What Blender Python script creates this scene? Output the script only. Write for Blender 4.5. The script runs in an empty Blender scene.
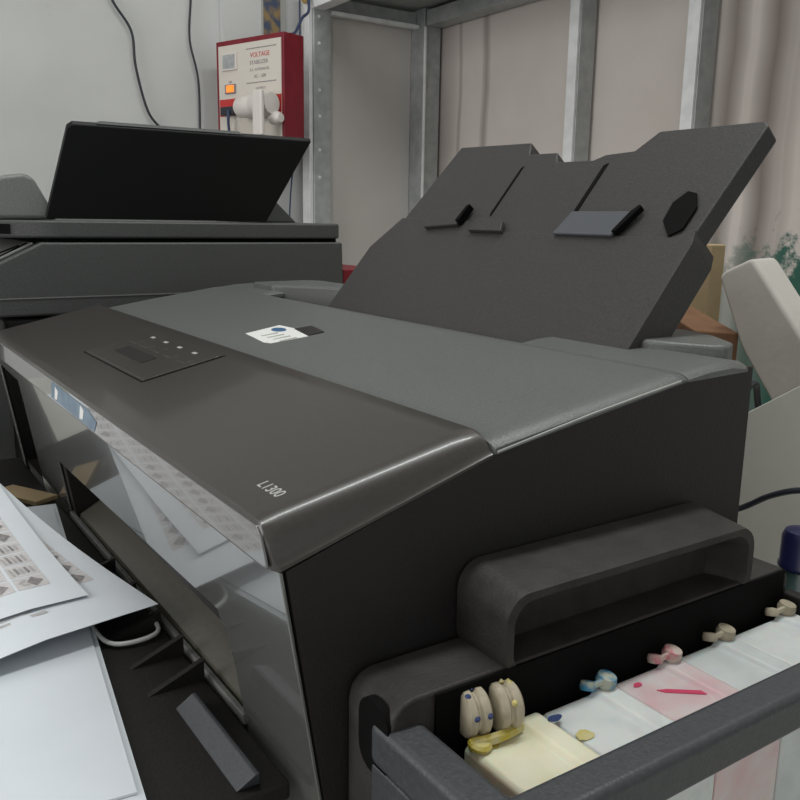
import bpy, bmesh, math, random
from mathutils import Vector, Matrix
random.seed(7)
S = bpy.context.scene
COL = S.collection

# ------------------------------------------------------------------ materials
def mat(name, col, rough=.6, spec=.5, metal=0, col2=None, nscale=60, bump=0, bscale=600, coat=0, detail=4, crough=.08,
        lo=.35, hi=.65, trans=0, sss=0, emit=None, estr=0):
    m = bpy.data.materials.new(name); m.use_nodes = True
    nt = m.node_tree; b = nt.nodes['Principled BSDF']
    b.inputs['Base Color'].default_value = (*col, 1)
    b.inputs['Roughness'].default_value = rough
    b.inputs['Specular IOR Level'].default_value = spec
    b.inputs['Metallic'].default_value = metal
    b.inputs['Coat Weight'].default_value = coat
    b.inputs['Coat Roughness'].default_value = crough
    b.inputs['Transmission Weight'].default_value = trans
    b.inputs['Subsurface Weight'].default_value = sss
    b.inputs['Subsurface Scale'].default_value = .01
    if emit:
        b.inputs['Emission Color'].default_value = (*emit, 1); b.inputs['Emission Strength'].default_value = estr
    tc = nt.nodes.new('ShaderNodeTexCoord')
    if col2:
        n = nt.nodes.new('ShaderNodeTexNoise'); n.inputs['Scale'].default_value = nscale; n.inputs['Detail'].default_value = detail
        r = nt.nodes.new('ShaderNodeValToRGB')
        r.color_ramp.elements[0].position = lo; r.color_ramp.elements[1].position = hi
        r.color_ramp.elements[0].color = (*col, 1); r.color_ramp.elements[1].color = (*col2, 1)
        nt.links.new(tc.outputs['Object'], n.inputs['Vector']); nt.links.new(n.outputs['Fac'], r.inputs['Fac'])
        nt.links.new(r.outputs['Color'], b.inputs['Base Color'])
    if bump:
        n2 = nt.nodes.new('ShaderNodeTexNoise'); n2.inputs['Scale'].default_value = bscale; n2.inputs['Detail'].default_value = 2
        bp = nt.nodes.new('ShaderNodeBump'); bp.inputs['Strength'].default_value = bump; bp.inputs['Distance'].default_value = .001
        nt.links.new(tc.outputs['Object'], n2.inputs['Vector']); nt.links.new(n2.outputs['Fac'], bp.inputs['Height'])
        nt.links.new(bp.outputs['Normal'], b.inputs['Normal'])
    return m

M = {}
M['side'] = mat('textured_black_plastic', (.0115, .0100, .0100), .55, .35, col2=(.017, .0145, .014), nscale=900, bump=.25)
M['matte'] = mat('matte_grey_plastic', (.088, .093, .092), .42, .5, col2=(.112, .118, .112), nscale=700, bump=.3, bscale=900)
M['lid'] = mat('glossy_charcoal_plastic', (.037, .033, .030), .33, .5, col2=(.044, .039, .035), nscale=500, coat=.22)
M['front'] = mat('glossy_front_plastic', (.105, .107, .103), .15, .8, coat=1.0, crough=.02)
M['inner'] = mat('inner_plastic', (.085, .082, .066), .35, .5, col2=(.10, .096, .078), nscale=300)
M['black'] = mat('dull_black_plastic', (.010, .009, .009), .6, .3, col2=(.016, .014, .013), nscale=500, bump=.2)
M['dusty'] = mat('dusty_black_plastic', (.021, .0185, .0175), .6, .35, col2=(.040, .036, .033), nscale=55, bump=.3, lo=.3, hi=.7, detail=8)
M['frame'] = mat('blue_grey_plastic', (.040, .044, .049), .45, .5, col2=(.053, .056, .062), nscale=400, bump=.2)
M['support'] = mat('support_plastic', (.029, .028, .0275), .55, .4, col2=(.042, .040, .039), nscale=600, bump=.3)
M['grip'] = mat('edge_guide_plastic', (.075, .08, .09), .35, .5)
M['hole'] = mat('deep_black', (.003, .003, .003), .8, .1)
M['icon'] = mat('grey_print', (.35, .35, .33), .6)
M['letter'] = mat('silver_lettering', (.42, .42, .40), .4)
M['silver'] = mat('worn_silver_edge', (.30, .30, .29), .35, .5, metal=.3)
M['p2'] = mat('second_printer_grey', (.050, .053, .052), .5, .5, col2=(.066, .069, .067), nscale=500, bump=.3)
M['p2light'] = mat('second_printer_light_grey', (.15, .155, .148), .45, .5, col2=(.18, .185, .175), nscale=400)
M['p2dark'] = mat('second_printer_dark', (.016, .015, .015), .5, .4)
M['tray'] = mat('feeder_tray_black', (.004, .004, .0045), .5, .25)
M['paper'] = mat('white_paper', (.64, .68, .72), .7, .2, col2=(.67, .71, .75), nscale=20)
M['paper2'] = mat('printed_paper_stock', (.70, .70, .69), .7, .2, col2=(.73, .73, .72), nscale=20)
M['ink'] = mat('grey_toner', (.38, .37, .37), .8, .2, col2=(.46, .445, .44), nscale=300)
M['inkdark'] = mat('dark_toner', (.20, .185, .19), .8, .2, col2=(.30, .285, .285), nscale=300)
M['inkpale'] = mat('pale_toner', (.52, .50, .50), .8, .2, col2=(.60, .58, .58), nscale=200)
M['tankw'] = mat('milky_tank_plastic', (.62, .64, .63), .4, .5, col2=(.52, .55, .55), nscale=70, sss=.3, lo=.45, hi=.75)
M['tanky'] = mat('yellow_tinted_tank_plastic', (.66, .63, .45), .4, .5, col2=(.72, .70, .55), nscale=50, sss=.3)
M['tankp'] = mat('pink_tinted_tank_plastic', (.60, .56, .55), .4, .5, col2=(.58, .40, .42), nscale=40, sss=.3)
M['tankg'] = mat('grey_tinted_tank_plastic', (.47, .50, .50), .4, .5, col2=(.56, .59, .59), nscale=40, sss=.3)
M['bung'] = mat('cream_rubber', (.44, .39, .29), .6, .4, col2=(.32, .28, .20), nscale=120)
M['bungp'] = mat('magenta_stained_rubber', (.50, .42, .36), .6, .4, col2=(.50, .14, .18), nscale=150, lo=.5, hi=.66)
M['bungb'] = mat('blue_stained_rubber', (.40, .42, .34), .5, .4, col2=(.05, .22, .36), nscale=170, lo=.42, hi=.58)
M['yel'] = mat('yellow_ink', (.50, .40, .05), .5, col2=(.52, .47, .25), nscale=160)
M['blu'] = mat('blue_ink', (.03, .05, .14), .4)
M['mag'] = mat('magenta_ink', (.55, .05, .12), .4)
M['steel'] = mat('galvanised_steel', (.36, .38, .38), .45, .5, metal=.25, col2=(.45, .47, .47), nscale=40, bump=.05, bscale=200)
M['steelb'] = mat('lit_steel_lip', (.86, .87, .87), .4, .5, metal=.1, col2=(.74, .75, .75), nscale=30)  # lighter copy of the steel, brightness of the lit lips put into its colour
M['red'] = mat('red_enamel', (.16, .008, .016), .45, .4, col2=(.20, .012, .022), nscale=30)
M['redp'] = mat('red_label_strip', (.50, .03, .03), .5)
M['cream'] = mat('cream_faceplate', (.62, .58, .52), .5)
M['plug'] = mat('white_plug_plastic', (.66, .62, .58), .4)
M['meter'] = mat('grey_meter_face', (.30, .31, .32), .3, col2=(.42, .43, .43), nscale=80)
M['lamp'] = mat('orange_neon_switch', (.7, .15, .02), .3, emit=(1, .22, .03), estr=.75)
M['cord'] = mat('black_cord', (.02, .022, .03), .5)
M['bluecord'] = mat('blue_cord', (.025, .04, .10), .5)
M['whitecord'] = mat('white_strip', (.55, .56, .55), .4)
M['kraft'] = mat('kraft_cardboard', (.36, .27, .15), .8, .2, col2=(.44, .34, .21), nscale=14)
M['brown'] = mat('brown_cardboard', (.17, .09, .05), .8, .2, col2=(.22, .12, .07), nscale=20)
M['foam'] = mat('white_foam', (.48, .46, .42), .8, .2, col2=(.56, .53, .49), nscale=15, bump=.3, bscale=120)
M['board'] = mat('cream_white_board', (.62, .61, .56), .7, .2, col2=(.66, .65, .60), nscale=12)
M['cap'] = mat('dark_blue_bottle_cap', (.012, .014, .06), .35)
M['bottle'] = mat('dark_bottle_plastic', (.03, .045, .045), .25, col2=(.06, .12, .11), nscale=70)
M['sticker'] = mat('white_sticker', (.72, .72, .70), .45)
M['stickb'] = mat('blue_sticker_print', (.05, .12, .24), .4)
M['stickk'] = mat('black_sticker_print', (.012, .012, .012), .35)
M['bluetape'] = mat('blue_tape', (.07, .13, .20), .3, col2=(.12, .19, .26), nscale=90)
M['table'] = mat('pale_laminate', (.45, .45, .41), .5, col2=(.50, .50, .46), nscale=10)
M['wood'] = mat('shelf_wood', (.16, .09, .05), .6, col2=(.22, .13, .07), nscale=12)
M['photo'] = mat('printed_picture', (.05, .07, .12), .5, col2=(.26, .18, .08), nscale=45, lo=.4, hi=.6)
M['floor'] = mat('grey_floor', (.2, .19, .18), .7, col2=(.25, .24, .22), nscale=4)
M['ceil'] = mat('ceiling_white', (.6, .6, .58), .9)
M['sofit'] = mat('grey_top_board', (.36, .38, .36), .8, col2=(.30, .32, .30), nscale=14)

def wall_mat(name, base, base2, back=False):
    m = bpy.data.materials.new(name); m.use_nodes = True
    nt = m.node_tree; N = nt.nodes; L = nt.links; b = N['Principled BSDF']
    b.inputs['Roughness'].default_value = .85; b.inputs['Specular IOR Level'].default_value = .2
    g = N.new('ShaderNodeNewGeometry'); sx = N.new('ShaderNodeSeparateXYZ'); L.new(g.outputs['Position'], sx.inputs[0])
    n = N.new('ShaderNodeTexNoise'); n.inputs['Scale'].default_value = 3.5; n.inputs['Detail'].default_value = 8
    L.new(g.outputs['Position'], n.inputs['Vector'])
    r = N.new('ShaderNodeValToRGB'); r.color_ramp.elements[0].position = .35; r.color_ramp.elements[1].position = .7
    r.color_ramp.elements[0].color = (*base, 1); r.color_ramp.elements[1].color = (*base2, 1)
    L.new(n.outputs['Fac'], r.inputs['Fac']); out = r.outputs['Color']
    def math_(op, a, bb=None, clamp=False):
        q = N.new('ShaderNodeMath'); q.operation = op; q.use_clamp = clamp
        for i, v in enumerate((a, bb)):
            if v is None: continue
            if isinstance(v, (int, float)): q.inputs[i].default_value = v
            else: L.new(v, q.inputs[i])
        return q.outputs[0]
    def mixc(fac, c1, col):
        q = N.new('ShaderNodeMix'); q.data_type = 'RGBA'; L.new(fac, q.inputs['Factor']); L.new(c1, q.inputs['A'])
        q.inputs['B'].default_value = (*col, 1); return q.outputs['Result']
    if back:
        # brown water runs, and corner shade painted as the first band: soft vertical bands at fixed places
        for cx, w, s in ((-1.78, .10, .6), (-1.672, .010, .5), (-1.563, .018, .6), (-.812, .034, .8), (-.722, .040, .9), (-.675, .02, .35)):
            wob = N.new('ShaderNodeTexNoise'); wob.inputs['Scale'].default_value = 2.5; L.new(sx.outputs['Z'], wob.inputs['Vector'])
            d = math_('ADD', sx.outputs['X'], math_('MULTIPLY', math_('SUBTRACT', wob.outputs['Fac'], .5), .03))
            d = math_('ABSOLUTE', math_('SUBTRACT', d, cx))
            f = math_('SUBTRACT', 1, math_('DIVIDE', d, w), clamp=True)
            f = math_('MULTIPLY', math_('POWER', f, .7), s, clamp=True)
            out = mixc(f, out, (.19, .155, .14))
        # green mould low down
        n3 = N.new('ShaderNodeTexNoise'); n3.inputs['Scale'].default_value = 26; n3.inputs['Detail'].default_value = 9; n3.inputs['Roughness'].default_value = .75
        L.new(g.outputs['Position'], n3.inputs['Vector'])
        zz = math_('DIVIDE', math_('SUBTRACT', .274, sx.outputs['Z']), .05)
        xx = math_('DIVIDE', math_('ADD', sx.outputs['X'], .72), .35)
        f = math_('ADD', math_('MULTIPLY', math_('SUBTRACT', n3.outputs['Fac'], .54), 9), math_('ADD', zz, xx))
        f = math_('MULTIPLY', f, .9, clamp=True)
        gate = math_('MULTIPLY', math_('ADD', sx.outputs['X'], .86), 5, clamp=True)
        f = math_('MULTIPLY', f, gate, clamp=True)
        out = mixc(f, out, (.045, .13, .10))
    else:
        n4 = N.new('ShaderNodeTexNoise'); n4.inputs['Scale'].default_value = 16; n4.inputs['Detail'].default_value = 3
        L.new(g.outputs['Position'], n4.inputs['Vector'])
        f = math_('MULTIPLY', math_('SUBTRACT', n4.outputs['Fac'], .72), 6, clamp=True)
        out = mixc(f, out, (base[0] * .7, base[1] * .7, base[2] * .7))
    L.new(out, b.inputs['Base Color'])
    return m
M['wall'] = wall_mat('whitewashed_plaster', (.52, .53, .52), (.60, .61, .60))
M['wallb'] = wall_mat('stained_panel_board', (.60, .55, .51), (.68, .63, .59), back=True)
M['walls'] = wall_mat('grey_panel_board', (.56, .53, .50), (.62, .59, .56))

# ------------------------------------------------------------------ builders
def mk(name, loc=(0, 0, 0), label=None, cat=None, group=None):
    o = bpy.data.objects.new(name, None); COL.objects.link(o); o.location = loc
    o.empty_display_size = .05
    if label: o['label'] = label
    if cat: o['category'] = cat
    if group: o['group'] = group
    return o
def origin(o):
    v = Vector((0, 0, 0))
    while o: v += o.location; o = o.parent
    return v
def obj(name, bm, m, parent=None, bevel=0, seg=2, smooth=True, loc=None, label=None, cat=None, group=None, kind=None, angle=30):
    bmesh.ops.remove_doubles(bm, verts=bm.verts, dist=1e-6)
    bmesh.ops.recalc_face_normals(bm, faces=bm.faces)
    base = origin(parent) if parent else Vector(loc or (0, 0, 0))
    bmesh.ops.translate(bm, verts=bm.verts, vec=-base)
    me = bpy.data.meshes.new(name); bm.to_mesh(me); bm.free()
    me.materials.append(M[m] if isinstance(m, str) else m)
    o = bpy.data.objects.new(name, me); COL.objects.link(o)
    if parent: o.parent = parent
    else: o.location = base
    if smooth:
        if bevel:
            me.shade_smooth()
        else:
            me.shade_smooth(); me.set_sharp_from_angle(angle=math.radians(40))
    if bevel:
        md = o.modifiers.new('bevel', 'BEVEL'); md.width = bevel; md.segments = seg; md.limit_method = 'ANGLE'
        md.angle_limit = math.radians(angle); md.harden_normals = True; md.use_clamp_overlap = True
    if label: o['label'] = label
    if cat: o['category'] = cat
    if group: o['group'] = group
    if kind: o['kind'] = kind
    return o
def NB(): return bmesh.new()
def box(bm, lo, hi, mtx=None):
    vs = [bm.verts.new((x, y, z)) for x in (lo[0], hi[0]) for y in (lo[1], hi[1]) for z in (lo[2], hi[2])]
    for f in ((0, 1, 3, 2), (4, 6, 7, 5), (0, 4, 5, 1), (2, 3, 7, 6), (0, 2, 6, 4), (1, 5, 7, 3)): bm.faces.new([vs[i] for i in f])
    if mtx: bmesh.ops.transform(bm, matrix=mtx, verts=vs)
    return bm
def B(lo, hi, mtx=None): return box(NB(), lo, hi, mtx)
def prism(bm, pts, off):
    a = [bm.verts.new(p) for p in pts]; b = [bm.verts.new(Vector(p) + Vector(off)) for p in pts]
    n = len(pts); bm.faces.new(a); bm.faces.new(b[::-1])
    for i in range(n): bm.faces.new((a[i], b[i], b[(i + 1) % n], a[(i + 1) % n]))
    return bm
def loft(bm, rings, cap=True, closed=True):
    R = [[bm.verts.new(p) for p in r] for r in rings]; n = len(R[0])
    for a, b in zip(R, R[1:]):
        for i in range(n if closed else n - 1):
            j = (i + 1) % n
            q = [a[i], a[j], b[j], b[i]]
            bm.faces.new(q)
    if cap: bm.faces.new(R[0]); bm.faces.new(R[-1][::-1])
    return bm
def spline(pts, k=6):
    P = [Vector(p) for p in pts]; P = [P[0] * 2 - P[1]] + P + [P[-1] * 2 - P[-2]]; out = []
    for i in range(1, len(P) - 2):
        for s in range(k):
            t = s / k
            out.append(.5 * ((2 * P[i]) + (P[i + 1] - P[i - 1]) * t + (2 * P[i - 1] - 5 * P[i] + 4 * P[i + 1] - P[i + 2]) * t * t + (3 * P[i] - P[i - 1] - 3 * P[i + 1] + P[i + 2]) * t ** 3))
    out.append(P[-2]); return out
def tube(bm, pts, r, seg=8, k=6):
    P = spline(pts, k) if k > 1 else [Vector(p) for p in pts]; rings = []; up = Vector((.3, .2, 1)).normalized()
    for i, p in enumerate(P):
        d = (P[min(i + 1, len(P) - 1)] - P[max(i - 1, 0)]).normalized()
        a = d.cross(up).normalized(); b = d.cross(a)
        rings.append([p + r * (a * math.cos(2 * math.pi * q / seg) + b * math.sin(2 * math.pi * q / seg)) for q in range(seg)])
    return loft(bm, rings)
def lathe(bm, prof, c, axis=(0, 0, 1), seg=24):
    ax = Vector(axis).normalized(); a = ax.orthogonal().normalized(); b = ax.cross(a); c = Vector(c)
    return loft(bm, [[c + ax * h + max(r, 1e-4) * (a * math.cos(2 * math.pi * q / seg) + b * math.sin(2 * math.pi * q / seg)) for q in range(seg)] for r, h in prof])
def rrect(x0, x1, z0, z1, r, n=5):
    out = []
    for cx, cz, a0 in ((x1 - r, z1 - r, 0), (x0 + r, z1 - r, 90), (x0 + r, z0 + r, 180), (x1 - r, z0 + r, 270)):
        for i in range(n + 1):
            a = math.radians(a0 + 90 * i / n); out.append((cx + r * math.cos(a), cz + r * math.sin(a)))
    return out
def text(name, s, size, mtx, m, parent, label=None, depth=.0002):
    cu = bpy.data.curves.new(name, 'FONT'); cu.body = s; cu.size = size; cu.extrude = depth; cu.align_x = 'LEFT'
    t = bpy.data.objects.new(name, cu); COL.objects.link(t)
    dg = bpy.context.evaluated_depsgraph_get(); me = bpy.data.meshes.new_from_object(t.evaluated_get(dg))
    bpy.data.objects.remove(t)
    bm = NB(); bm.from_mesh(me); bmesh.ops.transform(bm, matrix=mtx, verts=bm.verts)
    return obj(name, bm, m, parent, smooth=False, label=label)
def frame_mtx(o, x, y):
    x = Vector(x).normalized(); y = Vector(y).normalized(); z = x.cross(y)
    m = Matrix((x, y, z)).transposed().to_4x4(); m.translation = Vector(o); return m

# ------------------------------------------------------------------ setting
def struct(name, bm, m, **k): return obj(name, bm, m, kind='structure', smooth=False, **k)
struct('floor', B((-1.98, -2.2, -.80), (2.2, 1.44, -.75)), 'floor')
struct('ceiling', B((-1.98, -2.2, 1.90), (2.2, 1.44, 1.95)), 'ceil')
struct('wall_left', B((-1.98, -2.2, -.75), (-1.90, 1.36, 1.90)), 'wall')
struct('wall_back', B((-1.98, 1.36, -.75), (2.2, 1.44, 1.90)), 'wallb')
struct('trim_1', B((-1.899, .763, -.75), (-1.872, 1.359, 1.90)), 'wall')        # shallow pilaster on the left wall

# galvanised stud enclosure in the corner
fr = mk('steel_stud_frame', (-1.3, 1.16, -.75), 'galvanised steel stud frame with a grey top board standing in the room corner', 'frame')
def post(x0, x1, y0, y1, lip, z1=.86):
    p = obj('post', B((x0, y0, -.75), (x1, y1, z1)), 'steel', fr, bevel=.002)
    return p
post(-1.800, -1.780, .969, 1.020, 'l')
obj('post_lip', B((-1.826, .958, -.75), (-1.786, .9685, .845)), 'steelb', fr, bevel=.001)
post(-1.835, -1.752, 1.296, 1.352, 'r')
obj('post_lip', B((-1.7515, 1.294, -.75), (-1.745, 1.300, .81)), 'steelb', fr, bevel=.001)
for x in (-1.191, -.868):
    post(x, x + .026, 1.305, 1.352, 'r')
    obj('post_lip', B((x - .004, 1.298, -.75), (x + .024, 1.3045, .84)), 'steelb', fr, bevel=.001)
post(-.10, -.074, 1.305, 1.352, 'r')
obj('top_rail', B((-1.745, 1.298, .812), (-.05, 1.352, .852)), 'steel', fr, bevel=.002)
obj('top_rail', B((-1.795, 1.021, .808), (-1.775, 1.295, .818)), 'steelb', fr, bevel=.001)
obj('top_rail', B((-1.802, 1.021, .819), (-1.790, 1.295, .852)), 'steel', fr, bevel=.001)
obj('top_rail', B((-1.780, .962, .815), (-.05, 1.0, .858)), 'steelb', fr, bevel=.002)
obj('top_board', B((-1.83, .955, .861), (-.05, 1.355, .875)), 'sofit', fr)
obj('side_panel', B((-1.832, 1.021, -.74), (-1.815, 1.295, .853)), 'walls', fr, smooth=False)
for z in (.80, .735, .62, .555, .47, .40): obj('screw', lathe(NB(), [(.0045, 0), (.004, .0015), (.001, .002)], (-1.7800, .985, z), (1, 0, 0), 10), 'steelb', fr)

# table
tb = mk('work_table', (-.55, .25, -.75), 'pale laminate table carrying both printers and the paper', 'table')
obj('tabletop', B((-1.35, -.62, -.03), (.62, .92, 0)), 'table', tb, bevel=.003)
for x in (-1.29, .52):
    for y in (-.56, .82): obj('leg', B((x, y, -.75), (x + .05, y + .05, -.03)), 'steel', tb, bevel=.002)

# ------------------------------------------------------------------ main printer
P = mk('inkjet_printer', (-.32, .15, 0), 'large black inkjet printer with grey top and raised rear paper support, nearest the camera', 'printer')
# body shell: lengthwise sections with the two front openings and the rear feed slot
def front(kind):
    if kind == 'S': return [(.0245, 0), (.0190, .036), (.0185, .038), (.0108, .088), (.0103, .092)]
    if kind == 'R2': return [(.0245, 0), (.0190, .036), (.135, .0365), (.135, .0875), (.0108, .088)]
    if kind == 'R1': return [(.0245, 0), (.0190, .036), (.100, .0365), (.100, .139), (.0030, .140)]
def rear(kind):
    if kind == 'H': return [(.107, .1865), (.24, .2085), (.2405, .2088), (.258, .2100), (.302, .2125), (.302, 0)]
    return [(.107, .1865), (.24, .2085), (.2401, .145), (.301, .145), (.302, .1445), (.302, 0)]
secs = [(-.668, 'S', 'H'), (-.658, 'S', 'H'), (-.658, 'R1', 'H'), (-.56, 'R1', 'H'), (-.56, 'S', 'H'), (-.55, 'S', 'H'), (-.55, 'S', 'L'),
        (-.44, 'S', 'L'), (-.44, 'R2', 'L'), (-.14, 'R2', 'L'), (-.14, 'R2', 'H'), (-.082, 'R2', 'H'), (-.082, 'S', 'H'), (0, 'S', 'H')]
rings = [[(x, y, z) for y, z in front(f) + [(0.0005, .153)] + rear(r)] for x, f, r in secs]
bm = loft(NB(), rings)
bmesh.ops.remove_doubles(bm, verts=bm.verts, dist=1e-6)
body = obj('body_shell', bm, 'side', P, smooth=False)
# glossy front panel, one slab with the openings cut out of its outline
fy = lambda z: .16 * (.153 - z) - .0022
outl = [(-.001, .1525), (-.001, .001), (-.082, .001), (-.082, .074), (-.092, .0975), (-.425, .0875), (-.452, .0875), (-.452, .001), (-.562, .001),
        (-.562, .1385), (-.656, .1415), (-.656, .001), (-.668, .001), (-.668, .1525)]
obj('front_panel', prism(NB(), [(x, fy(z), z) for x, z in outl], (0, .0018, 0)), 'front', P, bevel=.0006, seg=1)
obj('tray_rail', B((-.452, .0150, .034), (-.0825, .0185, .0405)), 'p2light', P, bevel=.0008)
obj('paper_exit', prism(NB(), [(-.438, .10, .086), (-.438, .10, .0366), (-.438, .020, .0368), (-.438, .021, .0415)], (.354, 0, 0)), 'inner', P)

# glossy control lid with a rounded right shoulder
xs = [(-.6685, .012, .5), (-.6665, .0165, .2), (-.663, .018, 0), (-.30, .018, 0), (-.0170, .018, 0), (-.0145, .0177, .01), (-.0120, .0169, .04), (-.0096, .0155, .08), (-.0074, .0135, .15), (-.0055, .0111, .22), (-.0038, .0083, .35), (-.0022, .0055, .5), (-.0008, .0030, .7), (.0005, .0020, 1)]
rings = []
for x, h, k in xs:
    yf = -.0062 + .004 * k
    f = h / .018
    zb = lambda y: .1535 + .306 * max(y, 0)
    zt = lambda y: .1535 + .306 * y + h * 1.13 - (y / .107) * .0088 * f
    top = [(y, zt(y)) for y in (.003, .012, .03, .06, .09, .104)]
    r = [(yf, zb(0)), (yf, zb(0) + h * .5), (yf, zb(0) + h * .93), (yf + .0011, zb(0) + h * 1.04)] + top + [(.1068, zt(.1068) - .0016 * f), (.1068, zb(.1068))]
    rings.append([(x, y, z) for y, z in r])
obj('control_lid', loft(NB(), rings), 'lid', P, angle=50)
lid = P.children[-1] if False else bpy.data.objects['control_lid']
zt = lambda y: .1535 + .306 * y + .018 * 1.13 - (y / .107) * .0088
sl = (zt(.1) - zt(0)) / .1
LM = lambda x, y, dz=0: Vector((x, y, zt(y) + dz))
def lidquad(x0, x1, y0, y1, h, bm=None):
    bm = bm or NB()
    return prism(bm, [LM(x0, y0, -.0003), LM(x1, y0, -.0003), LM(x1, y1, -.0003), LM(x0, y1, -.0003)], (0, -h * sl, h))
cp = obj('button_panel', lidquad(-.436, -.285, .034, .092, .0011), 'lid', P, bevel=.0004, seg=1)
obj('panel_gap', lidquad(-.4385, -.2825, .0315, .0325, .0006), 'hole', cp)
obj('panel_gap', lidquad(-.2842, -.2826, .0325, .093, .0006), 'hole', cp)
obj('window', lidquad(-.405, -.335, .048, .060, .0016), 'black', cp, bevel=.0002)
for i in range(5):
    obj('button', lidquad(-.424 + i * .028, -.407 + i * .028, .066, .074, .0016), 'lid', cp, bevel=.0003)
for i in range(4):
    obj('button_mark', lidquad(-.415 + i * .032, -.408 + i * .032, .081, .0835, .00135), 'icon', cp)
bm = NB()
dirX = Vector((1, 0, 0)); dirY = Vector((0, 1, sl))
text('model_lettering', 'L1300', .0082, frame_mtx(LM(-.0455, .0085, .0001), dirX, dirY), 'letter', P, 'small silver lettering')
obj('lid_front_strip', prism(NB(), [(-.667, -.0068, .1545), (-.0030, -.0068, .1545), (-.0045, -.0068, .1590), (-.0085, -.0068, .1670), (-.0125, -.0068, .1700), (-.665, -.0068, .1700)], (0, .0012, 0)), 'front', P, bevel=.0003, seg=1)
# label strips on the front edge of the lid
bm = NB(); prism(bm, [(-.385, -.0071, .156), (-.262, -.0071, .1555), (-.255, -.0071, .163), (-.275, -.0071, .1675), (-.38, -.0071, .169)], (0, .0006, 0))
tp = obj('tape_strip', bm, 'bluetape', P, label='torn blue tape strip')
for x in (-.372, -.298): obj('tape_remnant', prism(NB(), [(x, -.0074, .157), (x + .009, -.0074, .158), (x + .013, -.0074, .165), (x + .004, -.0074, .167)], (0, .0002, 0)), 'sticker', tp)

# matte top cover
rings = []
for x, k in ((-.6682, 1), (-.666, .45), (-.661, .12), (-.655, 0), (-.012, 0), (-.0065, .12), (-.002, .45), (.0004, 1)):
    d = .0032 * k
    rings.append([(x, y, z) for y, z in ((.1078, .1868), (.1078, .1925 - d), (.1092, .1932 - d), (.16, .2015 - d), (.21, .2088 - d), (.236, .2128 - d), (.2425, .2132 - d), (.2435, .2125 - d), (.2435, .2090))])
top = obj('top_cover', loft(NB(), rings), 'matte', P, angle=60)
tzt = lambda y: .1932 + (y - .1092) * .1545
tsl = .1545
def topquad(pts, h, bm=None, dz=0): return prism(bm or NB(), [(x, y, tzt(y) + dz - .0001 + (.0004 if y > .15 else 0)) for x, y in pts], (0, -h * tsl, h))
st = obj('sticker', topquad([(-.361, .143), (-.313, .137), (-.304, .139), (-.296, .167), (-.333, .175), (-.361, .174)], .0006), 'sticker', P, label='white sticker with blue oval and black tab')
obj('sticker_print', topquad([(-.344 + .010 * math.cos(a * .524), .165 + .005 * math.sin(a * .524)) for a in range(12)], .0008), 'stickb', st)
obj('sticker_print', topquad([(-.333, .1735), (-.299, .1675), (-.298, .182), (-.330, .188)], .0008), 'stickk', st)
bm = NB()
for i in range(4): topquad([(-.338 + i * .011, .146), (-.335 + i * .011, .146), (-.332 + i * .011, .159), (-.335 + i * .011, .159)], .0008, bm)
obj('sticker_print', bm, 'icon', st)
# thin silver edge between cover and side
bm = NB(); tube(bm, [(.0006, .109, .1878), (.0006, .17, .1990), (.0006, .237, .2095)], .0008, 6, 2)
obj('edge_trim', bm, 'silver', P)
# rear caps either side of the feed slot
def cap(x0, x1):
    rings = []
    for x, k in ((x0, 1), (x0 + .003, .3), (x0 + .008, 0), (x1 - .008, 0), (x1 - .003, .3), (x1, 1)):
        d = .003 * k; e = .006 * k
        rings.append([(x, y, z) for y, z in ((.2437, .2086), (.2437, .2128 - d), (.262, .2152 - d), (.288 - e, .2162 - d), (.298 - e, .2150 - d), (.3025 - e, .2115), (.3025 - e, .2100))])
    return loft(NB(), rings)
obj('rear_cap', cap(-.142, .0004), 'matte', P, angle=60)
obj('rear_cap', cap(-.6682, -.548), 'matte', P, angle=60)
for q in ([(-.104, .275), (-.100, .2745), (-.060, .286), (-.028, .300), (-.022, .308), (-.030, .325), (-.060, .345), (-.085, .352), (-.104, .350)],
          [(-.610, .262), (-.560, .262), (-.548, .272), (-.520, .300), (-.470, .320), (-.470, .345), (-.600, .345), (-.615, .330)]):
    obj('feeder_shoulder', prism(NB(), [(x, y, .14) for x, y in q], (0, 0, .0815)), 'matte', P, bevel=.003, seg=3)
# paper support
u = Vector((0, .64, .768)).normalized(); nrm = Vector((0, -.768, .64)).normalized(); o0 = Vector((0, .26, .2))
def sp(x, s, d=0): return Vector((x, 0, 0)) + o0 + u * s + nrm * d
def spr(pts, d0, d1): return prism(NB(), [sp(x, s, d0) for x, s in pts], nrm * (d1 - d0))
S2 = obj('paper_support', spr([(-.418, -.045), (-.418, .128), (-.406, .2135), (-.302, .2110), (-.294, .197), (-.259, .1965), (-.251, .1855), (-.210, .1850),
      (-.200, .190), (-.172, .192), (-.159, .2105), (-.071, .2110), (-.066, .206), (-.071, .12), (-.071, -.045)], -.015, 0), 'support', P, bevel=.0015)
obj('lower_tray', spr([(-.442, -.045), (-.442, .085), (-.420, .122), (-.318, .121), (-.263, .1085), (-.088, .1085), (-.072, .116), (-.068, .105), (-.067, -.045)], -.027, .0015), 'support', S2, bevel=.0008)
obj('slot', spr([(-.292, .128), (-.292, .180), (-.2895, .182), (-.2895, .126)], 0, .0006), 'hole', S2)  # both slots are black strips, their shadow put into the colour
obj('slot', spr([(-.194, .122), (-.194, .178), (-.1900, .180), (-.1900, .122)], 0, .0006), 'hole', S2)
g1 = obj('edge_guide', spr([(-.367, .108), (-.367, .128), (-.325, .132), (-.320, .112)], .0015, .006), 'support', S2, bevel=.001)
obj('guide_tab', spr([(-.322, .114), (-.320, .131), (-.316, .133), (-.317, .114)], .0015, .009), 'hole', g1, bevel=.001)
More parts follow.
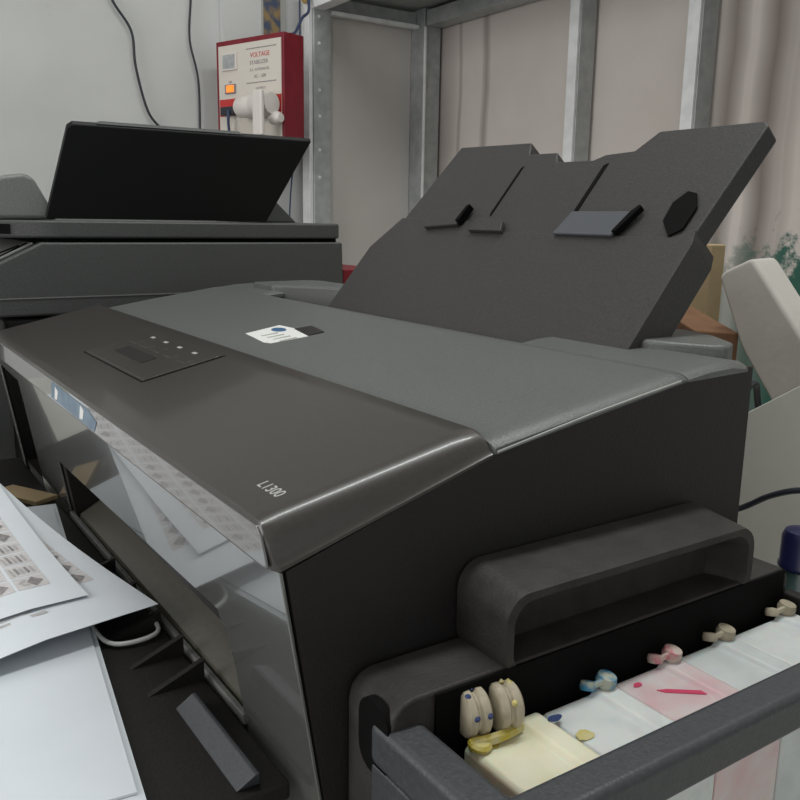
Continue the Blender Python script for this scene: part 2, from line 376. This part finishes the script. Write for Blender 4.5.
obj('edge_guide', spr([(-.300, .106), (-.297, .119), (-.262, .117), (-.256, .106)], .0015, .006), 'support', S2, bevel=.001)
g2 = obj('edge_guide', spr([(-.196, .106), (-.190, .128), (-.130, .128), (-.137, .106)], .0018, .005), 'grip', S2, bevel=.001)
obj('guide_tab', spr([(-.137, .108), (-.131, .126), (-.126, .133), (-.123, .131), (-.133, .108)], .0018, .007), 'hole', g2, bevel=.001)
obj('grip_hole', spr([(-.102, .122), (-.103, .138), (-.096, .148), (-.088, .146), (-.081, .134), (-.082, .115), (-.090, .109)], .0012, .0022), 'hole', S2)

# output tray in front
tr = obj('output_tray', B((-.66, -.33, .030), (-.022, .0125, .0395)), 'black', P, bevel=.002)
for x in (-.305, -.255, -.205, -.165, -.132):
    obj('rib', prism(NB(), [(x, .012, .0395), (x + .002, -.020, .0395), (x, .012, .051)], (.004, 0, 0)), 'black', tr)
obj('paper_stop', prism(NB(), [(-.108, -.012, .0395), (-.108, .000, .0395), (-.104, -.002, .0480), (-.104, -.004, .0480)], (.080, 0, 0)), 'frame', tr, bevel=.0006)
for x in (-.64, -.04): obj('foot', B((x, -.25, 0), (x + .02, -.22, .030)), 'black', tr, bevel=.001)

# ink tank unit on the right side
H = obj('ink_tank_housing', prism(NB(), [(.002, y, z) for y, z in [(.028, .001), (.028, .090), (.0295, .096), (.034, .1005), (.040, .102), (.296, .102), (.302, .096), (.302, .001)]], (.034, 0, 0)), 'dusty', P, bevel=.002)
obj('hinge_recess', prism(NB(), [(x, .0272, z) for x, z in rrect(.0130, .0357, .066, .0992, .010)], (0, .004, 0)), 'hole', H)
bm = NB()
pts = rrect(.087, .2645, .094, .1345, .013, 6)
prof = [(.002, 1.0), (.024, 1.0), (.031, .985), (.0355, .95), (.0368, .91)]
cy, cz = .17575, .114
rings = []
for x, s in prof:
    k = (1 - s) * .1
    rings.append([(x, cy + (y - cy) * (1 - k * .6), max(.1, cz + (z - cz) * (1 - k * 2.2) + (.0045 * (1 - (x - .002) / .035) if z > .12 else 0))) for y, z in pts])
# recessed scoop on the front
for x, dy, dz in ((.0368, .0050, .0040), (.034, .0062, .0056), (.024, .0085, .0085), (.016, .0120, .0120)):
    rings.append([(x, cy + (y - cy) * (1 - dy / .09), cz + (z - cz) * (1 - (dz if z > cz else dz * .35) / .02)) for y, z in pts])
obj('handle_pocket', loft(bm, rings), 'dusty', H, angle=60)
CF = obj('cover_frame', prism(NB(), [(.0225, .0262, .0905), (.1085, .0262, .0905), (.1085, .305, .0905), (.0895, .305, .0905), (.0895, .0450, .0905), (.0225, .0450, .0905)], (0, 0, -.020)), 'frame', H, bevel=.004, seg=3)
obj('front_skirt', prism(NB(), [(.0235, .0268, .071), (.1075, .0268, .071), (.1075, .0268, .001), (.0235, .0268, .001)], (0, .006, 0)), 'frame', H, bevel=.0015)
obj('rear_wall', B((.0362, .296, .001), (.1075, .3045, .088)), 'black', H, bevel=.002)
obj('bay_shade', B((.0361, .050, .004), (.0376, .2955, .1012)), 'hole', H)  # thin black sheet painting the deep shade between housing and tanks
obj('base_plate', B((.0362, .039, .001), (.1075, .2955, .006)), 'black', H)
ys = [.060, .1035, .1495, .1965, .2395, .2945]
tm = ['tanky', 'tankw', 'tankp', 'tankg', 'tankw']
bgm = ['yel', 'bungb', 'bungp', 'bung', 'bung']
for i in range(5):
    y0, y1 = ys[i] + .0006, ys[i + 1] - .0006; yb = y1 - .0145
    bm = prism(NB(), [(.0430, y, z) for y, z in ((y0, .0062), (y0, .0755), (y0 + .002, .0775), (yb, .0775), (yb + .003, .0800), (y1 - .002, .0800), (y1, .0785), (y1, .0062))], (.0600, 0, 0))
    t = obj('ink_tank', bm, tm[i], H, bevel=.0012)
    # filler bung lying at the back edge of the tank, with a short tether
    yc = y1 - .006 if i else y0 + .014
    if i:
        bm = lathe(NB(), [(.0005, 0), (.0045, .0004), (.0052, .003), (.0045, .0058), (.0005, .0064)], (.0445, yc, .0800), (.2, .1, 1), 14)
        lathe(bm, [(.0005, 0), (.0038, .0004), (.0042, .0024), (.0036, .0046), (.0005, .005)], (.0425, yc - .0085, .0788), (-.3, .3, 1), 12)
        tube(bm, [(.0435, yc - .009, .0812), (.046, yc - .004, .084), (.0455, yc, .0845)], .0016, 6, 3)
    else:
        bm = lathe(NB(), [(.0005, 0), (.0048, .0004), (.0052, .0020), (.0040, .0034), (.0005, .0038)], (.0485, yc - .010, .0778), (.1, .1, 1), 14)
        tube(bm, [(.047, yc - .014, .0795), (.050, yc, .0805), (.0475, yc + .013, .0795)], .0026, 6, 4)
    obj('filler_bung', bm, bgm[i], H)
def stain(pts, z, m, name='ink_stain'): obj(name, prism(NB(), [(x, y, z) for x, y in pts], (0, 0, .0003)), m, H)
def blob(cx, cy_, rx, ry, n=11, sd=1):
    rnd = random.Random(sd); return [(cx + rx * (.75 + .4 * rnd.random()) * math.cos(2 * math.pi * i / n), cy_ + ry * (.75 + .4 * rnd.random()) * math.sin(2 * math.pi * i / n)) for i in range(n)]
stain(blob(.047, .071, .005, .009, sd=2), .0776, 'yel')
stain(blob(.0655, .1085, .0035, .0045, sd=5), .0777, 'yel')
stain(blob(.052, .104, .0022, .004, sd=6), .0802, 'blu')
stain([(.058, .164), (.0615, .166), (.073, .181), (.074, .187), (.069, .181), (.060, .169)], .0776, 'mag')
stain(blob(.050, .160, .0018, .003, sd=8), .0777, 'mag')

# two stained ribbed caps lying between housing and tanks
def ribbed(y, x, z, label):
    r = mk('ribbed_cap', (x, y, .0785), label, 'cap', 'ribbed caps in the ink tank bay')
    prof = [(.0005, 0), (.0085, 0), (.0100, .0012), (.0102, .004), (.0088, .0052), (.0088, .0062), (.0102, .0074), (.0100, .0102), (.0085, .0114), (.0005, .0114)]
    obj('cap_body', lathe(NB(), prof, (x, y, z), (.25, 1, 0), 26), 'bung', r)
    bm = NB(); rnd = random.Random(int(y * 1e4))
    for k in range(5):
        a = rnd.uniform(.3, 2.9); h = rnd.uniform(.0015, .0095); ax = Vector((.25, 1, 0)).normalized(); s = Vector((0, 0, 1)).cross(ax)
        c = Vector((x, y, z)) + ax * h + (s * math.cos(a) + Vector((0, 0, 1)) * math.sin(a)) * .0098
        lathe(bm, [(.0002, -.0012), (.0016, 0), (.0002, .0012)], c, (c - (Vector((x, y, z)) + ax * h)), 7)
    obj('ink_spot', bm, 'blu' if y < .07 else 'yel', r)
ribbed(.0625, .0375, .0885, 'ink-spotted beige ribbed cap beside the front corner of the tank housing, nearer the camera')
ribbed(.0770, .0410, .0885, 'beige ribbed cap with yellow ink marks, farther of the two in the ink tank bay')

# ------------------------------------------------------------------ papers
hz = lambda x, y: .0465 + .0105 * max(0, min(1, (y + .16) / .10)) + .30 * max(0, -.25 - x) ** 2
def sheet(name, c, e1, e2, a, b, m, hf, label=None, cat='paper', group=None, th=.0003, na=18, nb=14):
    bm = NB(); e1 = Vector(e1).normalized(); e2 = Vector(e2).normalized(); c = Vector((c[0], c[1], 0)); V = {}
    for t in (0, 1):
        for i in range(na + 1):
            for j in range(nb + 1):
                p = c + e1 * a * i / na + e2 * b * j / nb
                V[t, i, j] = bm.verts.new((p.x, p.y, hf(p.x, p.y) + t * th))
    for i in range(na):
        for j in range(nb):
            for t in (0, 1): bm.faces.new((V[t, i, j], V[t, i + 1, j], V[t, i + 1, j + 1], V[t, i, j + 1]))
    for i in range(na):
        for j in (0, nb): bm.faces.new((V[0, i, j], V[0, i + 1, j], V[1, i + 1, j], V[1, i, j]))
    for j in range(nb):
        for i in (0, na): bm.faces.new((V[0, i, j], V[0, i, j + 1], V[1, i, j + 1], V[1, i, j]))
    return obj(name, bm, m, None, loc=(c.x, c.y, hf(c.x, c.y)), label=label, cat=cat, group=group)
e1 = (-.992, .13, 0); e2 = (-.13, -.992, 0)
sheet('paper_sheet', (-.036, -.049), e1, e2, .440, .240, 'paper', lambda x, y: .0397, 'blank white sheet lowest in the paper pile on the black tray', 'paper', 'blank sheets on the tray', th=.0030, na=2, nb=2)
sheet('paper_sheet', (-.046, -.0508), e1, e2, .420, .250, 'paper', lambda x, y: .0430, 'upper blank white sheet, directly under the printed pages on the tray', 'paper', 'blank sheets on the tray', th=.0012, na=2, nb=2)
p1 = sheet('printed_page', (-.198, .0095), (-.985, -.17, 0), (.17, -.985, 0), .420, .240, 'paper', lambda x, y: hz(x, y), 'white printed page with wide blank corner pointing at the printer front', 'paper', 'printed pages on the pile')
p2 = sheet('printed_page', (-.229, -.0245), (-.997, -.06, 0), (.06, -.997, 0), .420, .235, 'paper', lambda x, y: hz(x, y) + .0022, 'printed page of small grey drawings, topmost of the paper pile', 'paper', 'printed pages on the pile')
def decal(bm, c, e1, e2, pts, dz):
    e1 = Vector(e1).normalized(); e2 = Vector(e2).normalized(); c = Vector(c)
    v = []
    for a, b in pts:
        p = c + e1 * a + e2 * b; v.append(bm.verts.new((p.x, p.y, hz(p.x, p.y) + dz)))
    bm.faces.new(v)
def draw(parent, c, e1, e2, dz, a0, a1, b0, b1, st):
    c = (c[0], c[1], 0); rnd = random.Random(st); bl, bd, bp = NB(), NB(), NB()
    cell = .0200
    a = a0
    while a + cell < a1:
        b = b0
        while b + cell < b1:
            q = lambda pts: [(a + x * cell, b + y * cell) for x, y in pts]
            k = rnd.random()
            if k < .55:      # mortar-board like drawing
                decal(bd, c, e1, e2, q([(.10, .42), (.48, .12), (.90, .40), (.52, .62)]), dz + .0007)
                decal(bl, c, e1, e2, q([(.28, .58), (.52, .72), (.74, .56), (.74, .74), (.52, .88), (.28, .76)]), dz + .0007)
            else:            # hatched figure
                for s in range(5):
                    y = .14 + s * .16
                    decal(bd if s % 2 else bl, c, e1, e2, q([(.12 + rnd.random() * .2, y), (.6 + rnd.random() * .3, y + .05), (.62 + rnd.random() * .25, y + .13), (.15, y + .08)]), dz + .0007)
            decal(bp, c, e1, e2, q([(0.02, 0.02), (.98, .02), (.98, .98), (.02, .98)]), dz + .0005)
            b += cell * 1.06
        a += cell * 1.06
    o = obj('printed_drawing', bp, 'inkpale', parent, smooth=False)
    obj('drawing_shade', bl, 'ink', o, smooth=False); obj('drawing_line', bd, 'inkdark', o, smooth=False)
    return o
draw(p2, (-.229, -.0245), (-.997, -.06, 0), (.06, -.997, 0), .0022, .030, .400, .014, .225, 3)
draw(p1, (-.198, .0095), (-.985, -.17, 0), (.17, -.985, 0), 0, .060, .400, .0135, .041, 9)
bm = NB()
for b in (.062,): decal(bm, (-.198, .0095, 0), (-.985, -.17, 0), (.17, -.985, 0), [(.040, b), (.0415, b), (.0415, b + .10), (.040, b + .10)], .0006)
decal(bm, (-.198, .0095, 0), (-.985, -.17, 0), (.17, -.985, 0), [(.033, .055), (.037, .055), (.037, .085), (.034, .085)], .0006)
obj('printed_line', bm, 'ink', p1, smooth=False)
bm = NB(); tube(bm, [(-.235, -.026, .0425), (-.196, -.024, .0425), (-.186, -.012, .0425), (-.190, .006, .0430), (-.215, .010, .0430)], .0014, 8, 5)
obj('plastic_loop', bm, 'whitecord', None, loc=(-.2, -.01, .0405), label='thin white plastic loop poking out from under the printed page onto the tray', cat='loop')
bm = B((-.030, -.012, 0), (.030, .012, .004), Matrix.Translation((-.515, -.010, .0398)) @ Matrix.Rotation(.5, 4, 'Z'))
obj('card_scrap', bm, 'kraft', None, bevel=.0005, loc=(-.515, -.01, .0398), label='small tan card scrap behind the printed pages at the far end of the tray', cat='card')

# ------------------------------------------------------------------ second printer
Q = mk('scanner_printer', (-.92, .22, 0), 'dark grey all-in-one printer with raised black document tray, behind at the left', 'printer')
x0, x1 = -1.12, -.722
obj('base_unit', B((x0 + .01, -.01, 0), (x1 - .012, .42, .178)), 'p2dark', Q, bevel=.004)
obj('skirt', B((x0, -.030, .010), (x1 - .004, .020, .178)), 'p2', Q, bevel=.004)
prof = [(.012, .181), (.012, .205), (-.012, .226), (.062, .262), (.444, .262), (.446, .205), (.440, .181)]
obj('printer_body', prism(NB(), [(x0, y, z) for y, z in prof], (x1 - x0, 0, 0)), 'p2', Q, bevel=.003)
obj('seam_line', B((x0 + .002, .004, .2006), (x1 + .0008, .444, .2018)), 'p2light', Q)
bm = prism(NB(), [(x0 + .03, -.006, .2295), (x1 - .012, -.006, .2295), (x1 - .012, .056, .2595), (x0 + .03, .056, .2595)], (0, -.001, .0025))
pan = obj('control_panel', bm, 'p2light', Q, bevel=.001)
bm = NB(); prism(bm, [(x1 - .075, .004, .2372), (x1 - .072, .004, .2372), (x1 - .030, .044, .2572), (x1 - .034, .044, .2572)], (0, -.0005, .0012))
prism(bm, [(x1 - .022, .000, .2350), (x1 - .0195, .000, .2350), (x1 - .0195, .050, .2600), (x1 - .022, .050, .2600)], (0, -.0005, .0012))
obj('panel_line', bm, 'hole', pan)
obj('lid_gap', B((x0 + .01, .070, .262), (x1 - .008, .438, .2665)), 'hole', Q)
prof = [(x0, .002), (x1 - .030, .002), (x1 - .010, .044), (x1 - .004, .060), (x1 - .001, .070), (x1, .080), (x1, .430), (x1 - .005, .441), (x1 - .016, .446), (x0, .446)]
lidb = prism(NB(), [(x, y, .2665) for x, y in prof], (0, 0, .0195))
L2 = obj('scanner_lid', lidb, 'p2', Q, bevel=.003, seg=3)
obj('lid_notch', prism(NB(), [(x1 - .0215, .0185, .271), (x1 - .0145, .0333, .271), (x1 - .0145, .0333, .2815), (x1 - .0215, .0185, .2815)], (.0012, -.0006, 0)), 'hole', L2)
# document feeder hump at the front-left of the lid
bm = prism(NB(), [(x, y, z) for x in (x0 + .06,) for y, z in ((.020, .2865), (.020, .325), (.028, .333), (.052, .3365), (.062, .332), (.086, .2865))], (.32, 0, 0))
obj('feeder_cover', bm, 'p2light', Q, bevel=.006, seg=3)
obj('feeder_end', prism(NB(), [(x0 + .18, .350, .2865), (x0 + .18, .350, .318), (x0 + .18, .366, .322), (x0 + .18, .405, .2865)], (.16, 0, 0)), 'p2', Q, bevel=.002)
# raised tray: its underside faces the camera
tz = Vector((.150, 0, .098)).normalized()
base = Vector((-.733, 0, .2872))
obj('document_tray', prism(NB(), [base + Vector((0, .070, 0)), base + Vector((0, .338, 0)), Vector((-.712, .392, .388)), Vector((-.712, .100, .388)), Vector((-.714, .094, .384))], Vector((-.003, 0, .005))), 'tray', Q, bevel=.0012)
obj('tray_lip', prism(NB(), [(-.712, .125, .3905), (-.712, .30, .3905), (-.716, .295, .3945), (-.716, .13, .3945)], (-.01, 0, 0)), 'p2', Q, bevel=.001)
bm = B((-.93, .452, 0), (-.735, .52, .225))
obj('red_box', bm, 'red', None, bevel=.002, loc=(-.83, .486, 0), label='small dark red box mostly hidden behind the grey printer on the left', cat='box')

# ------------------------------------------------------------------ voltage stabiliser on its shelf
L0 = Vector((-1.825, .721, 0)); uu = Vector((.95, .313, 0)).normalized(); nn = Vector((-.313, .95, 0)).normalized()
zT = .712; zB = .472
def sq(a, z, d=0): return L0 + uu * a + nn * d + Vector((0, 0, zT + z))
V = mk('voltage_stabiliser', tuple(sq(.118, zB - zT, .04)), 'red metal voltage stabiliser with cream face and glowing orange switch, up by the left wall', 'stabiliser')
def sbox(a0, a1, z0, z1, d0, d1, bm=None):
    return prism(bm or NB(), [sq(a0, z0, d0), sq(a1, z0, d0), sq(a1, z1, d0), sq(a0, z1, d0)], nn * (d1 - d0))
h = zB - zT
obj('case', sbox(0, .236, h, 0, 0, .066), 'red', V, bevel=.002)
fp = obj('faceplate', sbox(.010, .228, h + .004, -.012, -.0015, .0005), 'cream', V)
obj('red_strip', sbox(.012, .228, -.176, -.136, -.0022, -.0010), 'redp', fp)
mt = obj('meter', sbox(.026, .078, -.070, -.030, -.006, -.0015), 'plug', V, bevel=.001)
obj('meter_face', sbox(.030, .074, -.066, -.034, -.0066, -.0058), 'meter', mt)
sw = obj('power_switch', sbox(.034, .072, -.124, -.102, -.005, -.0015), 'inkdark', V, bevel=.001)
obj('lit_rocker', sbox(.042, .068, -.121, -.105, -.0075, -.005), 'lamp', sw, bevel=.001)
obj('printed_rule', sbox(.110, .212, -.028, -.026, -.0021, -.0012), 'inkdark', fp)
obj('printed_rule', sbox(.110, .212, -.1055, -.1035, -.0021, -.0012), 'inkdark', fp)
for s, sz, a, z, m in (('VOLTAGE', .0150, .124, -.047, 'redp'), ('STABILIZER', .0125, .122, -.063, 'inkdark'), ('A.C. AUTOMATIC', .0085, .122, -.078, 'inkdark'), ('AC - 500', .011, .136, -.094, 'inkdark'), ('OUTPUT', .0085, .142, -.121, 'inkdark'), ('ON', .007, .046, -.099, 'inkdark')):
    text('face_lettering', s, sz, frame_mtx(sq(a, z, -.0018), uu, (0, 0, 1)), m, fp)
# sockets and a big white adapter plug
def scyl(a, z, d0, d1, r, m, name, parent, r2=None):
    return obj(name, lathe(NB(), [(r * .9, 0), (r, .002), (r2 or r, d0 - d1 - .002 if d0 > d1 else d1 - d0 - .002), ((r2 or r) * .85, abs(d1 - d0))], sq(a, z, d0), -nn, 24), m, parent)
ad = mk('white_adapter', tuple(sq(.14, -.175, -.02)), 'chunky white adapter plugged into the front of the red stabiliser', 'plug')
obj('adapter_body', lathe(NB(), [(.001, 0), (.018, .003), (.0245, .012), (.0255, .045), (.024, .062), (.001, .064)], sq(.108, -.163, -.030), uu, 24), 'plug', ad)
obj('round_plug', lathe(NB(), [(.001, 0), (.022, .002), (.0285, .012), (.0285, .050), (.024, .064), (.001, .068)], sq(.163, -.160, -.031), uu, 24), 'plug', ad)
obj('plug_fin', sbox(.200, .232, -.235, -.134, -.070, -.058), 'plug', ad, bevel=.005, seg=3)
obj('cable_boot', lathe(NB(), [(.001, 0), (.015, .002), (.015, .02), (.010, .030), (.001, .031)], sq(.215, -.192, -.020), uu, 16), 'plug', ad)
bk = mk('small_black_plug', tuple(sq(.035, -.165, -.01)), 'small black plug with a blue wire in the stabiliser socket, left of the white adapter', 'plug')
obj('plug_body', sbox(.032, .078, -.176, -.156, -.020, -.0025), 'cord', bk, bevel=.002)
bm = NB(); tube(bm, [sq(.064, -.166, -.021), sq(.069, -.180, -.026), sq(.068, -.20, -.025), sq(.070, -.238, -.022)], .0035, 8, 4)
obj('wire', bm, 'bluecord', bk)
SH = mk('wall_shelf', (-1.78, .80, .455), 'narrow dark wooden shelf holding the red stabiliser', 'shelf')
obj('shelf_board', B((-1.871, .70, .457), (-1.66, .87, .471)), 'wood', SH, bevel=.001)
obj('bracket', prism(NB(), [(-1.871, .82, .457), (-1.74, .82, .457), (-1.871, .82, .38)], (0, .012, 0)), 'wood', SH)
# picture card on the wall above
pc = mk('picture_card', (-1.87, .89, .80), 'small framed gold and blue picture card on the wall above the red stabiliser', 'picture')
obj('card_frame', B((-1.8715, .866, .742), (-1.868, .935, .88)), 'icon', pc, bevel=.001)
obj('card_picture', B((-1.8685, .870, .746), (-1.8672, .918, .876)), 'photo', pc)

# cords on the left wall
def cord(name, pts, r, m, label):
    return obj(name, tube(NB(), pts, r, 8, 6), m, None, loc=pts[-1], label=label, cat='cord', group='cords hanging down the left wall' if name == 'hanging_cord' else None)
cord('hanging_cord', [(-1.888, .47, .86), (-1.888, .491, .789), (-1.888, .533, .725), (-1.888, .540, .645), (-1.888, .565, .545), (-1.888, .602, .498), (-1.888, .64, .44), (-1.885, .66, .30), (-1.885, .67, -.2)], .0032, 'cord', 'thin black cord hanging down the white wall, left of the two')
cord('hanging_cord', [(-1.888, .690, .90), (-1.888, .684, .817), (-1.888, .678, .723), (-1.888, .697, .63), (-1.888, .697, .50), (-1.886, .69, .40), (-1.886, .70, -.2)], .0028, 'cord', 'thin black cord hanging straight down the white wall, nearer the red stabiliser')
cord('blue_cable', [tuple(sq(.215, .002, .04)), (-1.70, .875, .735), (-1.72, .905, .775), (-1.76, .945, .81), (-1.80, .955, .90)], .0036, 'bluecord', 'blue cable rising from the top of the red stabiliser to the steel post')
cord('purple_wire', [(-1.815, .948, .92), (-1.813, .946, .80), (-1.810, .946, .70), (-1.79, .94, .62), (-1.80, .93, .50), (-1.83, .92, .30), (-1.84, .92, -.2)], .0022, 'bluecord', 'thin dark purple wire running down in front of the bright steel post')
obj('tape_blob', lathe(NB(), [(.001, 0), (.012, .003), (.016, .010), (.010, .018), (.001, .02)], (-1.79, .9595, .842), (0, -1, 0), 12), mat('ochre_tape', (.45, .33, .12), .6), None, loc=(-1.79, .9595, .842), label='ochre tape wad stuck at the top of the left steel post', cat='tape')

# ------------------------------------------------------------------ clutter behind the printer, right
bm = B((-.62, .66, 0), (-.300, .685, .272))
cb = obj('cardboard_box', bm, 'kraft', None, bevel=.002, loc=(-.45, .74, 0), label='large tan cardboard box behind the raised paper support', cat='box')
bm = B((-.05, 0, 0), (.05, .05, .185), Matrix.Translation((-.283, .575, 0)) @ Matrix.Rotation(-.35, 4, 'Z') @ Matrix.Scale(1.07, 4, (0, 0, 1)))
bmesh.ops.rotate(bm, verts=[v for v in bm.verts if v.co.z > .1], cent=(-.262, .6, .19), matrix=Matrix.Rotation(.22, 3, 'Y'))
obj('brown_carton', bm, 'brown', None, bevel=.002, loc=(-.262, .6, 0), label='small reddish brown carton in front of the tan cardboard box', cat='box')
# long white foam slab leaning
fpts = [(-.243, .243), (-.236, .249), (-.209, .262), (-.204, .258), (-.152, .196), (-.02, .035), (-.03, .0), (-.085, .0), (-.175, .129), (-.206, .168), (-.214, .180)]
bm = prism(NB(), [(x, .602 - .02 * z, z) for x, z in fpts], (.006, .030, .002))
for q in bm.verts: q.co.z = max(q.co.z, 0)
obj('foam_slab', bm, 'foam', None, bevel=.004, seg=3, loc=(-.12, .60, 0), label='off-white foam packing slab leaning behind the printer at the right', cat='foam packing')
# white board with a sloped top edge
pts = [(-.24, .500, .060), (-.139, .500, .132), (.10, .500, .297), (.30, .500, .18), (.20, .500, 0), (-.20, .500, 0)]
obj('white_board', prism(NB(), pts, (0, .012, 0)), 'board', None, bevel=.001, loc=(0, .5, 0), label='large cream-white board standing behind the printer and ink tanks at the right edge', cat='board')
cord('loose_cable', [(-.16, .45, .006), (-.155, .485, .10), (-.150, .53, .155), (-.165, .57, .12), (-.15, .60, .004)], .003, 'cord', 'dark cable looped over the edge of the cream board')
cord('power_cord', [(-.075, .3045, .060), (-.070, .335, .085), (-.044, .370, .1005), (-.022, .370, .116), (0, .372, .1255), (.03, .385, .128), (.09, .42, .10), (.16, .44, .003)], .0021, 'cord', 'black power cord arching out from behind the printer at the right')
bt = mk('ink_bottle', (.0165, .347, 0), 'small ink bottle with a dark blue cap behind the ink tanks', 'bottle')
obj('bottle_body', lathe(NB(), [(.017, 0), (.0185, .002), (.0185, .066), (.016, .074), (.010, .082), (.009, .086)], (.0165, .347, 0), seg=28), 'bottle', bt)
prof = [(.0120, .0835), (.0130, .0845), (.0130, .0865), (.0122, .0875), (.0122, .104), (.0105, .108), (.004, .1095)]
obj('bottle_cap', lathe(NB(), prof, (.0165, .347, 0), seg=28), 'cap', bt)

# ------------------------------------------------------------------ camera
Mx = ((.556, .180, -.811), (.831, -.102, .547), (.016, -.978, -.206))
CX = (Vector((Mx[0][0], Mx[1][0], Mx[2][0])).normalized())
CF_ = Vector((Mx[0][2], Mx[1][2], Mx[2][2])); CF_ = (CF_ - CX * CF_.dot(CX)).normalized()
CD = CF_.cross(CX)      # down
if CD.z > 0: CD = -CD
R = Matrix((CX, -CD, -CF_)).transposed().to_4x4(); R.translation = Vector((.2935, -.1433, .2928))
cam = bpy.data.cameras.new('camera'); cam.lens = 38.52; cam.sensor_width = 36; cam.clip_start = .01
co = bpy.data.objects.new('camera', cam); COL.objects.link(co); co.matrix_world = R; S.camera = co

# ------------------------------------------------------------------ light
w = bpy.data.worlds.new('world'); S.world = w; w.use_nodes = True
w.node_tree.nodes['Background'].inputs[0].default_value = (.92, .97, 1, 1); w.node_tree.nodes['Background'].inputs[1].default_value = .30
def area(name, loc, size, energy, color, target):
    l = bpy.data.lights.new(name, 'AREA'); l.shape = 'RECTANGLE'; l.size, l.size_y = size; l.energy = energy; l.color = color
    o = bpy.data.objects.new(name, l); COL.objects.link(o); o.location = loc
    o.rotation_euler = (Vector(target) - Vector(loc)).to_track_quat('-Z', 'Y').to_euler(); return o
area('ceiling_tube_light', (-.25, .45, 1.86), (.14, 1.5), 13, (.97, 1, .98), (-.25, .45, 0))
area('side_fill', (1.6, -1.4, 1.0), (1.2, 1.2), 5, (1, .95, .90), (-1, .9, .3))  # unseen fill from the right, added for edge highlights and the back wall
area('front_fill', (-.75, -2.0, .95), (1.3, 1.3), 17, (1, .97, .95), (-.9, 1.3, .5))  # unseen fill from the front, added to brighten back wall and papers
v = S.view_settings; v.view_transform = 'Standard'; v.look = 'None'; v.gamma = 1; v.use_curve_mapping = False; v.exposure = .60
